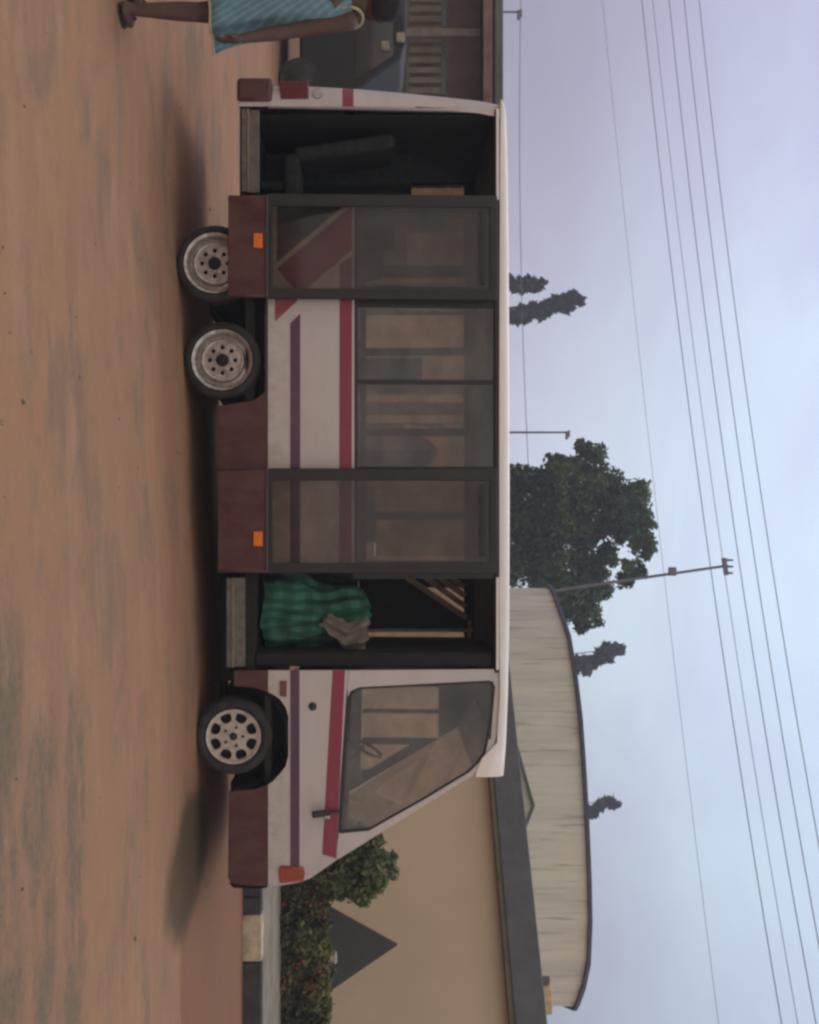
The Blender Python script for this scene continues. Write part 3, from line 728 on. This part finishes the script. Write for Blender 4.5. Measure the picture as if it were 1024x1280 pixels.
# ------------------------------------------------------------------ buildings
# right: low tan building set at an angle, deep dark fascia
P0, P1 = Vector((.9, 22.5, 0)), Vector((9.2, 14.28, 0))
dirx = (P1-P0).normalized(); nrm = Vector((dirx.y, -dirx.x, 0))      # towards the viewer
if nrm.y > 0: nrm = -nrm
tb = thing('tan_building', P0, 'low tan rendered building with a deep dark roof fascia behind the hedge', 'building')
L = (P1-P0).length
def wbox(m, a, b, d0, d1, z0, z1, mi=0):     # along wall a..b, depth d0..d1 outwards, local to P0
    vs = [dirx*t+nrm*d+Vector((0,0,z)) for t in (a,b) for d in (d0,d1) for z in (z0,z1)]
    return m.add(vs, [(0,1,3,2),(4,6,7,5),(0,4,5,1),(2,3,7,6),(0,2,6,4),(1,5,7,3)], mi)
wbox(MB(), 0, L, -7, 0, -.3, 3.42).build('wall', M['tan'], tb)
ro = wbox(MB(), -.5, L+.5, -7.4, .22, 3.40, 3.87).build('roof', M['fascia'], tb, .02)
wbox(MB(), -.5, L+.5, 0, .2, 3.33, 3.397).build('soffit', M['soffit'], ro)
gl = MB(); g0, g1, g2 = at(912,648,20.3)-P0, at(990,669,19.0)-P0, at(1026,656,18.3)-P0
bk = -nrm*.9
gl.add([g0+Vector((0,0,-.3)), g0, g1, g2, g2+Vector((0,0,-.3))], [(0,1,2,3,4)])
for p in (g0, g1, g2): pass
ga = MB(); base_pts = [g0+Vector((0,0,-.12)), g0, g1, g2, g2+Vector((0,0,-.12))]
off = bk*.6
ga.rings([[p+off for p in base_pts], [p+off*2.2 for p in base_pts]])
gab = ga.build('gable', M['cream'], ro)
MB().obox(g0+off*.9, g1+off*.9+Vector((0,0,.02)), .05, .05).obox(g1+off*.9+Vector((0,0,.02)), g2+off*.9, .05, .05).build('gable_edge', M['fascia'], gab)
vt = at(1247, 682, 16.75)
tv = thing('roof_vent', vt-Vector((0,0,0)), 'small ochre vent block standing on the dark roof edge', 'roof vent')
MB().box(-.20,.20,-.15,.2,-.1,.085).build('vent_box', M['ochre'], tv, .02); MB().tube([(-.27,0,-.1),(-.27,0,.06)], .055, 10).build('vent_pipe', M['fascia'], tv, smooth=True)

# curved streaked building behind
Hd = 6.12; outl = [(735,688),(738,692),(745,695),(775,706),(800,714),(850,722),(900,728),(950,731.5),(1000,734.5),(1050,737),(1100,739),(1150,740),(1200,738),(1230,732),(1250,725),(1258,721)]
front = []
for u, v in outl:
    y = (Hd-EYE)*F/(v-VH); p = at(u, v, y); front.append(Vector((p.x, p.y, 0)))
backs = [p+Vector((p.x*.10, 3.0, 0)) for p in front]
loop = front+backs[::-1]
dc = thing('curved_building', (front[8].x, front[8].y, 0), 'curved pale concrete building streaked with dark weathering, rising behind the tan building', 'building')
o0 = Vector((front[8].x, front[8].y, 0))
dm = MB(); dm.rings([[p-o0+Vector((0,0,-.2)) for p in loop], [p-o0+Vector((0,0,Hd-.085)) for p in loop]])
dm.build('wall', M['streaked'], dc)
cen = sum(loop, Vector())/len(loop)
def grow(p, d): 
    q = p-cen; return p+q.normalized()*d
cp = MB(); cp.rings([[grow(p,.10)-o0+Vector((0,0,Hd-.08)) for p in loop], [grow(p,.10)-o0+Vector((0,0,Hd)) for p in loop]])
cp.build('coping', M['blueedge'], dc)

# left: long low building seen past and through the bus
lb = thing('verandah_building', (-9, 23.5, 0), 'long low weathered building with verandah columns seen past the rear of the minibus', 'building')
o = (-9, 23.5, 0); YB = 23.5
def lw(u): return (u-640)/F*YB+9
def lz(v): return EYE+(v-VH)/F*YB
MB().box(-13, lw(640)+.4, 1.2, 5, -.4, 3.75).build('wall', M['wall_a'], lb)
ro = MB().box(-13.6, lw(640)+.7, -.55, 5.4, lz(615), lz(625.5)).build('roof', M['fascia'], lb, .02)
MB().box(-13.6, lw(640)+.7, -.6, -.56, lz(601), lz(612)).build('fascia_board', M['rust'], ro)
for u0, u1, v0, v1, k in ((276,346,510,590,'wall_b'),(384,474,436,592,'wall_c'),(150,205,560,592,'wall_b'),(592,700,470,600,'wall_c'),(520,588,560,592,'wall_c'),(360,378,500,590,'wall_b')):
    MB().box(lw(u0), lw(u1), .96, 1.19, lz(v0), lz(v1)).build('wall_panel', M[k], lb, .01)
for u0, u1, v0, v1 in ((440,474,430,530),(110,160,400,530),(210,262,400,560),(560,584,420,540)):
    MB().box(lw(u0), lw(u1), .90, 1.19 if u0 in (110,210,560) else .955, lz(v0), lz(v1)).build('doorway', M['opening'], lb)
for u in (498, 524, 350, 240, 604): MB().box(lw(u-5), lw(u+5), .0, .16, -.3, lz(601)).build('column', M['column'], lb, .015)
for u in (40, -60): MB().box(lw(u-5), lw(u+5), .0, .16, -.3, lz(601)).build('column', M['fin'], lb, .015)
arch = [(lw(566)+.62*math.cos(R(a)), lz(505)+1.0*math.sin(R(a))) for a in range(0,181,15)]; inn = [(lw(566)+.40*math.cos(R(a)), lz(505)+.72*math.sin(R(a))) for a in range(180,-1,-15)]
MB().plate(arch+inn, [], .0, .2).build('arch', M['column'], lb, .01)
fn = MB(); fn.box(lw(-60), lw(110), .4, .44, lz(508), lz(512)); fn.box(lw(-60), lw(110), .4, .46, lz(553), lz(559))
lv = fn.build('ventilation_grille', M['fascia'], lb)
fn = MB()
for i in range(13): 
    u = -56+i*13; fn.box(lw(u), lw(u+7.5), .405, .43, lz(512.5), lz(552.5))
fn.build('grille_slats', M['fin'], lv)

# dark parked van behind the person
cvx = at(52, 380, 18)
cv = thing('parked_van', (-8.3, 18.2, gz(-8.3, 18.2)), 'dark navy parked van half hidden behind the walking person', 'van')
prof = [(-2.3,.32),(2.15,.32),(2.3,.45),(2.28,.95),(1.75,1.12),(1.15,1.92),(.9,2.0),(-2.2,2.0),(-2.3,1.85)]
cb = MB(); cb.plate(prof, [], -.9, .9); cb.build('body', M['carpaint'], cv, .05, seg=3)
for s in (-1, 1):
    y0, y1 = (-.907,-.897) if s < 0 else (.897,.907)
    for x0, x1 in ((-2.05,-1.2),(-1.05,-.1)): MB().plate([(x0,1.2),(x1,1.2),(x1,1.8),(x0,1.8)], [], y0, y1).build('window', M['carglass'], cv)
    MB().plate([(.05,1.2),(1.5,1.2),(1.1,1.8),(.05,1.8)], [], y0, y1).build('window', M['carglass'], cv)
    for x in (-1.5, 1.45):
        t = MB().lathe([(.001,-.02),(.17,-.02),(.19,.0),(.3,0),(.32,.03),(.32,.18),(.3,.2)], 28); t.v = [(a+x, b*(1)+(-.92 if s < 0 else .74), c+.32) for a, b, c in t.v]
        t.build('wheel', M['rubber'], cv, smooth=True)
for x, z in ((at(58,481,17.28).x+8.3, lz(0)*0+1.4+(481-VH)/F*17.28), (at(47,500,17.28).x+8.3, 1.4+(500-VH)/F*17.28)):
    MB().box(x-.08, x+.08, -.955, -.908, z-gz(-8.3,18.2)-.06, z-gz(-8.3,18.2)+.07).build('pale_patch', M['palepatch'], cv, .04, seg=3)  # small pale blocks on the near side of the van

# ------------------------------------------------------------------ plants
def leaves(lobes, n, size, seed, squash=1.0, edge=.62):
    rnd = random.Random(seed); mb = MB(); tot = sum(l[3]**2 for l in lobes); vs = []; fs = []
    for cx, cy, cz, r in lobes:
        for _ in range(int(n*r*r/tot)):
            d = Vector((rnd.gauss(0,1), rnd.gauss(0,1), rnd.gauss(0,1))).normalized()
            k = r*(rnd.random()**.42)*(1+.35*noise.noise(d*3+Vector((cx,cz,seed))))
            p = Vector((cx,cy,cz))+Vector((d.x*k, d.y*k, d.z*k*squash))
            nn = (d*.6+Vector((rnd.uniform(-1,1), rnd.uniform(-1,1), rnd.uniform(-.2,1)))).normalized()
            a = nn.orthogonal().normalized(); a = (Matrix.Rotation(rnd.uniform(0,6.28), 3, nn) @ a); b = nn.cross(a)
            s = size*rnd.uniform(.6,1.35); o = len(vs)
            vs += [p-a*s, p-b*s*.5+nn*s*.12, p+a*s, p+b*s*.5+nn*s*.12]; fs.append((o,o+1,o+2,o+3))
    return mb.add(vs, fs)
def tree(name, label, root, Y, lob, n, size, lm, trunk, cat='tree', depth=1.0, group=None, seed=1):
    t = thing(name, root, label, cat, group)
    rnd = random.Random(seed); L = []
    for u, v, r in lob:
        p = at(u, v, Y); rr = r/F*Y; L.append((p.x-root.x, rnd.uniform(-.6,.6)*depth, p.z-root.z, rr))
    L2 = []
    for x, y, z, r in L:
        L2.append((x, y, z, r*.86))
        for _ in range(9):
            d = Vector((rnd.gauss(0,1), rnd.gauss(0,1)*.9, rnd.gauss(0,1))).normalized()*r*rnd.uniform(.62,.92); L2.append((x+d.x, y+d.y, z+d.z, r*rnd.uniform(.22,.44)))
    leaves(L2, n, size, seed).build('crown', lm, t)
    tm = MB(); top = Vector((sum(l[0] for l in L)/len(L), 0, sum(l[2] for l in L)/len(L)))
    p0 = Vector((0,0,-.2)); m1 = p0.lerp(top, .45)+Vector((.15,0,0))
    tm.tube([p0, p0.lerp(m1,.5), m1, top], [trunk, trunk*.85, trunk*.7, trunk*.3], 10)
    for l in L[::max(1, len(L)//9)]:
        e = Vector(l[:3]); tm.tube([m1.lerp(top, rnd.uniform(0,.6)), m1.lerp(e,.55)+Vector((0,0,.2)), e], [trunk*.4, trunk*.25, trunk*.08], 6)
    tm.build('trunk', M['bark'], t, smooth=True)
    return t
big = [(562,735,13),(556,728,9),(578,745,24),(604,768,28),(628,792,32),(655,800,28),(642,770,26),(682,803,20),(655,745,28),(712,798,15),(727,786,13),(706,778,9),(735,740,24),(752,728,24),(772,738,18),(782,728,13),(612,682,30),(590,700,24),(580,690,14),(600,655,22),(640,720,42),(660,680,46),(694,735,26),(712,695,40),(640,645,44),(700,650,46),(735,700,30),(765,712,20),(615,730,30),(640,610,40),(690,600,40),(604,640,24),(668,772,12),(688,770,14),(700,765,10),(640,795,18),(718,742,16)]
tree('broadleaf_tree', 'big dark green broad tree rising above the middle of the minibus roof', Vector((at(668,500,46).x, 46, 0)), 46, big, 40000, .13, M['leaf'], .38, depth=2.2, seed=5)
def conifer(name, label, Y, spine, seed, n=2600):
    lob = []
    for (u0,v0,r0), (u1,v1,r1) in zip(spine, spine[1:]):
        k = max(3, int(math.hypot(u1-u0, v1-v0)/3))
        for i in range(k): t = i/k; rq = random.Random(seed*31+int(v0)+i); lob.append((lerp(u0,u1,t)+rq.uniform(-.55,.55)*r0, lerp(v0,v1,t)+rq.uniform(-3,3), lerp(r0,r1,t)*rq.uniform(.45,.85)))
    r = spine[0]; return tree(name, label, Vector((at(r[0], 500, Y).x, Y, 0)), Y, lob, n, .30, M['leaffar'], .22, depth=.4, group='slender trees far beyond the roofs', seed=seed)
conifer('slender_tree', 'short dark slender tree, smaller of the pair over the rear roof', 78, [(356,600,12),(356,650,9),(355,672,7),(355,685,3)], 11)
conifer('slender_tree', 'tall leaning slender tree, larger of the pair over the rear roof', 78, [(398,590,10),(394,650,11),(386,685,10),(377,708,12),(372,716,11),(380,731,5)], 12, 4200)
conifer('slender_tree', 'leaning slender tree over the curved building beside the broad tree', 80, [(836,680,12),(834,722,11),(826,745,12),(815,765,9),(808,780,4)], 13, 3600)
conifer('slender_tree', 'slender tree alone above the middle of the curved building', 84, [(1016,690,10),(1016,730,10),(1010,748,9),(1003,762,7),(1003,777,4)], 14)
# bush behind the bonnet
Yb = 14.2; rb = Vector((at(1075, 400, Yb).x, Yb, .2))
tree('round_bush', 'light green feathery bush between the minibus nose and dark pointed cover', rb, Yb, [(1050,425,28),(1080,440,34),(1085,470,24),(1060,460,26),(1108,450,20),(1100,418,26),(1070,405,32),(1035,432,18),(1118,425,10),(1075,487,12)], 9000, .045, M['bushleaf'], .035, cat='bush', depth=.25, seed=8)
# flowering hedges in two lengths with a white post between them
def hedge(u0, u1, label, seed, n):
    Y = 13.95; c = (u0+u1)/2; root = Vector((at(c, 400, Y).x, Y, .2))
    t = thing('flowering_hedge', root, label, 'hedge', 'flowering hedges along the pavement')
    rnd = random.Random(seed); L = []
    k = int((u1-u0)/9)
    for i in range(k):
        u = u0+(i+.5)*(u1-u0)/k
        for v in (358,374,390,400): 
            p = at(u+rnd.uniform(-4,4), v+rnd.uniform(-4,6), Y); L.append((p.x-root.x, rnd.uniform(-.12,.12), max(.05, p.z-root.z), rnd.uniform(.10,.15)))
    leaves(L, n, .042, seed).build('foliage', M['hedgeleaf'], t)
    P = [(a, b-.07, z, r*.75) for a, b, z, r in L if noise.noise(Vector((a*2.6+seed, z*3.2, 1))) > .12 or (abs(a+root.x-(1209-640)/F*Y) < .13)]
    tag(leaves(P, n//30, .026, seed+50).build('flowers', M['petal'], t), kind='stuff')
    st = MB()
    for i in range(k*2): 
        a = L[rnd.randrange(len(L))]; st.tube([(a[0]+rnd.uniform(-.05,.05), a[1], -.05), (a[0], a[1], a[2])], [.012,.006], 5)
    st.build('stems', M['bark'], t)
hedge(1082, 1211, 'red flowered dark hedge, nearer the minibus nose', 21, 9000)
hedge(1213, 1330, 'red flowered hedge beyond the white post, at the photo edge', 22, 8000)
wp = at(1209, 350, 13.72)
MBp = MB().box(-.045,.045,-.04,.04,-.02,.66).box(-.06,.06,-.05,.05,.661,.70)
po = MBp.build('white_post', M['whitepost'], None, .008); po.location = (wp.x, 14.02, .2); tag(po, 'short white post standing between the two flowering hedges', 'post')
# pointed dark cover
tc = at(1177, 500, 15.0); h0 = tc.z-.2
tp = MB(); hw = .94
tp.add([(-hw,-.35,0),(hw,-.35,0),(hw*.3,.9,0),(-hw*.3,.9,0),(0,-.1,h0)], [(0,1,4),(1,2,4),(2,3,4),(3,0,4),(3,2,1,0)])
to = tp.build('pointed_cover', M['tarp'], None, .02); to.location = (tc.x, 15.0, .2)
tag(to, 'dark grey pointed cover standing behind the hedge against the tan wall', 'cover')

# ------------------------------------------------------------------ poles and wires
Yp = 41; a = at(778, 415, Yp); b = at(707, 910, Yp)
a.z = -.2
dpole = thing('power_pole', (a.x, a.y, 0), 'tall leaning power pole beside the broad tree', 'power pole')
A = Vector((0,0,-.2)); B = b-Vector((a.x,a.y,0))
MB().tube([A, B], [.075,.05], 10).build('shaft', M['pole'], dpole, smooth=True)
q = at(714, 839, Yp)-Vector((a.x,a.y,0)); MB().box(q.x-.16,q.x+.16,q.y-.25,q.y-.10,q.z-.14,q.z+.14).build('switch_box', M['lamp_grey'], dpole, .02)
q = at(708, 905, Yp)-Vector((a.x,a.y,0)); MB().obox((q.x-.32,q.y-.14,q.z-.05),(q.x+.32,q.y-.14,q.z+.05), .12, .16).build('crossarm', M['lamp_grey'], dpole, .01)
q2 = B
for s in (-.24, 0, .24): MB().tube([(q.x+s, q.y-.14, q.z+.03), (q.x+s, q.y-.14, q.z+.30)], [.05,.035], 8).build('insulator', M['pole'], dpole, smooth=True)
def post(name, label, u, vt, Y, arm, group=None, down=0):
    x = at(u, 500, Y).x; zt = at(u, vt, Y).z
    t = thing(name, (x, Y, 0), label, 'lamp post', group)
    MB().tube([(0,0,-.2),(0,0,zt)], [.085,.05], 8).build('shaft', M['lamp_grey'], t, smooth=True)
    MB().obox((-arm*.45,0,zt-.03),(arm,0,zt-.03), .10, .10).build('arm', M['lamp_grey'], t, .01)
    MB().box(arm-.30,arm+.12,-.12,.12,zt-.20,zt-.081).build('lamp_head', M['lamp_grey'], t, .03)
post('lamp_post', 'thin lamp post with one short arm over the minibus roof, by the broad tree', 540.5, 712, 56, .24)
post('lamp_post', 'thin lamp post above the verandah roof, directly over the walking person', 15, 652, 52, .24)
wires = [([(0,803),(300,834),(560,868),(700,888),(1280,977)], 'lowest of the five dark power lines crossing the sky', .0125),
 ([(0,817),(300,848),(560,883),(700,906),(1280,997)], 'second lowest of the five power lines, thinner than the rest', .009),
 ([(0,837),(300,869),(560,903),(700,925),(1280,1020)], 'middle of the five dark power lines crossing the sky', .0125),
 ([(0,856),(300,887),(560,924),(700,944),(1280,1042)], 'fourth of five dark power lines counted upwards from the bus', .0125),
 ([(0,874),(300,908),(560,943),(700,964),(1280,1066)], 'topmost of the five dark power lines crossing the sky', .0125),
 ([(0,754),(300,782),(560,812),(720,832),(1280,898)], 'single thin wire running below the five power lines', .0065),
 ([(0,651),(300,651),(560,659),(640,664)], 'faint thin wire just above the minibus roof', .0065)]
def quad_fit(P):
    n = len(P); us = [p[0]/1280 for p in P]; A = [[sum(u**(i+j) for u in us) for j in range(3)]+[sum(p[1]*u**i for p, u in zip(P, us))] for i in range(3)]
    for i in range(3):
        for j in range(i+1, 3):
            f = A[j][i]/A[i][i]; A[j] = [x-f*y for x, y in zip(A[j], A[i])]
    c = [0]*3
    for i in (2,1,0): c[i] = (A[i][3]-sum(A[i][j]*c[j] for j in range(i+1,3)))/A[i][i]
    return c
for i, (P, lab, r) in enumerate(wires):
    c = quad_fit(P); pts = []
    ub = 1400 if i < 6 else 700
    for k in range(25):
        u = -120+(ub+120)*k/24; s = u/1280; v = c[0]+c[1]*s+c[2]*s*s
        y = (33.5/(1+.52*s)) if i < 6 else 52-.5*s
        if i == 5: y *= 1.1
        p = at(u, v, y); pts.append(p)
    o = MB().tube(pts, r*.88 if i < 6 else .018, 6).build('power_line', M['wire'], None, smooth=True, off=pts[0]); o.location = pts[0]
    tag(o, lab, 'power line', 'power lines')

# ------------------------------------------------------------------ air
hz = MB().box(-130, 130, -6, 108, -1.5, 26).build('haze', None if False else mat('haze_dummy', (1,1,1)))
hm_ = bpy.data.materials.new('humid_air'); hm_.use_nodes = True
nt = hm_.node_tree; nt.nodes.remove(nt.nodes['Principled BSDF']); pvn = nt.nodes.new('ShaderNodeVolumePrincipled')
pvn.inputs['Color'].default_value = (.80,.82,.92,1); pvn.inputs['Density'].default_value = .0025; pvn.inputs['Anisotropy'].default_value = .2
nt.links.new(pvn.outputs[0], nt.nodes['Material Output'].inputs['Volume'])
hz.data.materials.clear(); hz.data.materials.append(hm_); tag(hz, kind='stuff')

# ------------------------------------------------------------------ sky, sun, camera
SUN_EL, SUN_AZ = R(63), R(-22)      # high, behind the bus and to the left
w = bpy.data.worlds.new('World'); bpy.context.scene.world = w; w.use_nodes = True
t = NT(w.node_tree); bg = w.node_tree.nodes['Background']
sky = t.new('ShaderNodeTexSky', sky_type='NISHITA', sun_disc=False, sun_elevation=SUN_EL, sun_rotation=SUN_AZ, dust_density=4, air_density=1.2)
gen = t.new('ShaderNodeTexCoord').outputs['Generated']
sp = t.new('ShaderNodeSeparateXYZ'); t.put(sp.inputs[0], gen)
n = t.noise(t.map(gen, (1.3,1.3,3.4)), 2.4, 6, .55, .5)
X, Y, Z = sp.outputs
b = t.math('SUBTRACT', 1, t.ramp(t.math('ABSOLUTE', t.math('SUBTRACT', X, .02)), .02, .50))
low = t.mix(b, (3.35,3.3,4.2), (5.9,6.2,7.3)); high = t.mix(b, (5.4,5.7,7.5), (7.2,8.4,10.2))
cl = t.mix(t.ramp(Z, .08, .38), low, high)
cl = t.mix(t.ramp(X, -.45, .45), t.mix(1, cl, (1.02,.98,1.02), 'MULTIPLY'), t.mix(1, cl, (1.02,1.09,1.05), 'MULTIPLY'))
cl = t.mix(t.ramp(n, .3, .7), t.mix(1, cl, (.93,.90,.94), 'MULTIPLY'), t.mix(1, cl, (1.05,1.09,1.06), 'MULTIPLY'))
# added fill light: warmer and brighter sky in the half behind the viewer
cl = t.mix(t.ramp(Y, .25, -.45), cl, t.mix(t.ramp(n, .3, .7), (7.4,6.5,5.7), (9.0,8.2,7.5)))
t.put(bg.inputs[0], t.mix(.92, sky.outputs[0], cl)); bg.inputs[1].default_value = .1
sl = bpy.data.lights.new('sun', 'SUN'); sl.energy = .55; sl.angle = R(24); sl.color = (1,.95,.87)
so = bpy.data.objects.new('sun', sl); C.objects.link(so)
d = Vector((math.sin(SUN_AZ)*math.cos(SUN_EL), math.cos(SUN_AZ)*math.cos(SUN_EL), math.sin(SUN_EL)))
so.rotation_euler = d.to_track_quat('Z', 'Y').to_euler(); so.location = (-5, 10, 20)

cam = bpy.data.cameras.new('camera'); co = bpy.data.objects.new('camera', cam); C.objects.link(co)
cam.sensor_fit = 'VERTICAL'; cam.sensor_height = 36; cam.lens = 36*F/1280
cam.shift_x = (512-VH)/1280; cam.clip_start = .05; cam.clip_end = 3000
# the phone was held on its side: the picture's right is up
co.matrix_world = Matrix(((0,-1,0,0),(0,0,-1,0),(1,0,0,EYE),(0,0,0,1)))
sc = bpy.context.scene; sc.camera = co
sc.view_settings.view_transform = 'Standard'; sc.view_settings.look = 'None'; sc.view_settings.exposure = .12; sc.view_settings.gamma = 1
sc.render.engine = 'CYCLES'; sc.cycles.max_bounces = 8; sc.cycles.transparent_max_bounces = 16; sc.cycles.volume_bounces = 0
sc.cycles.use_denoising = True
sc.cycles.filter_width = 2.7
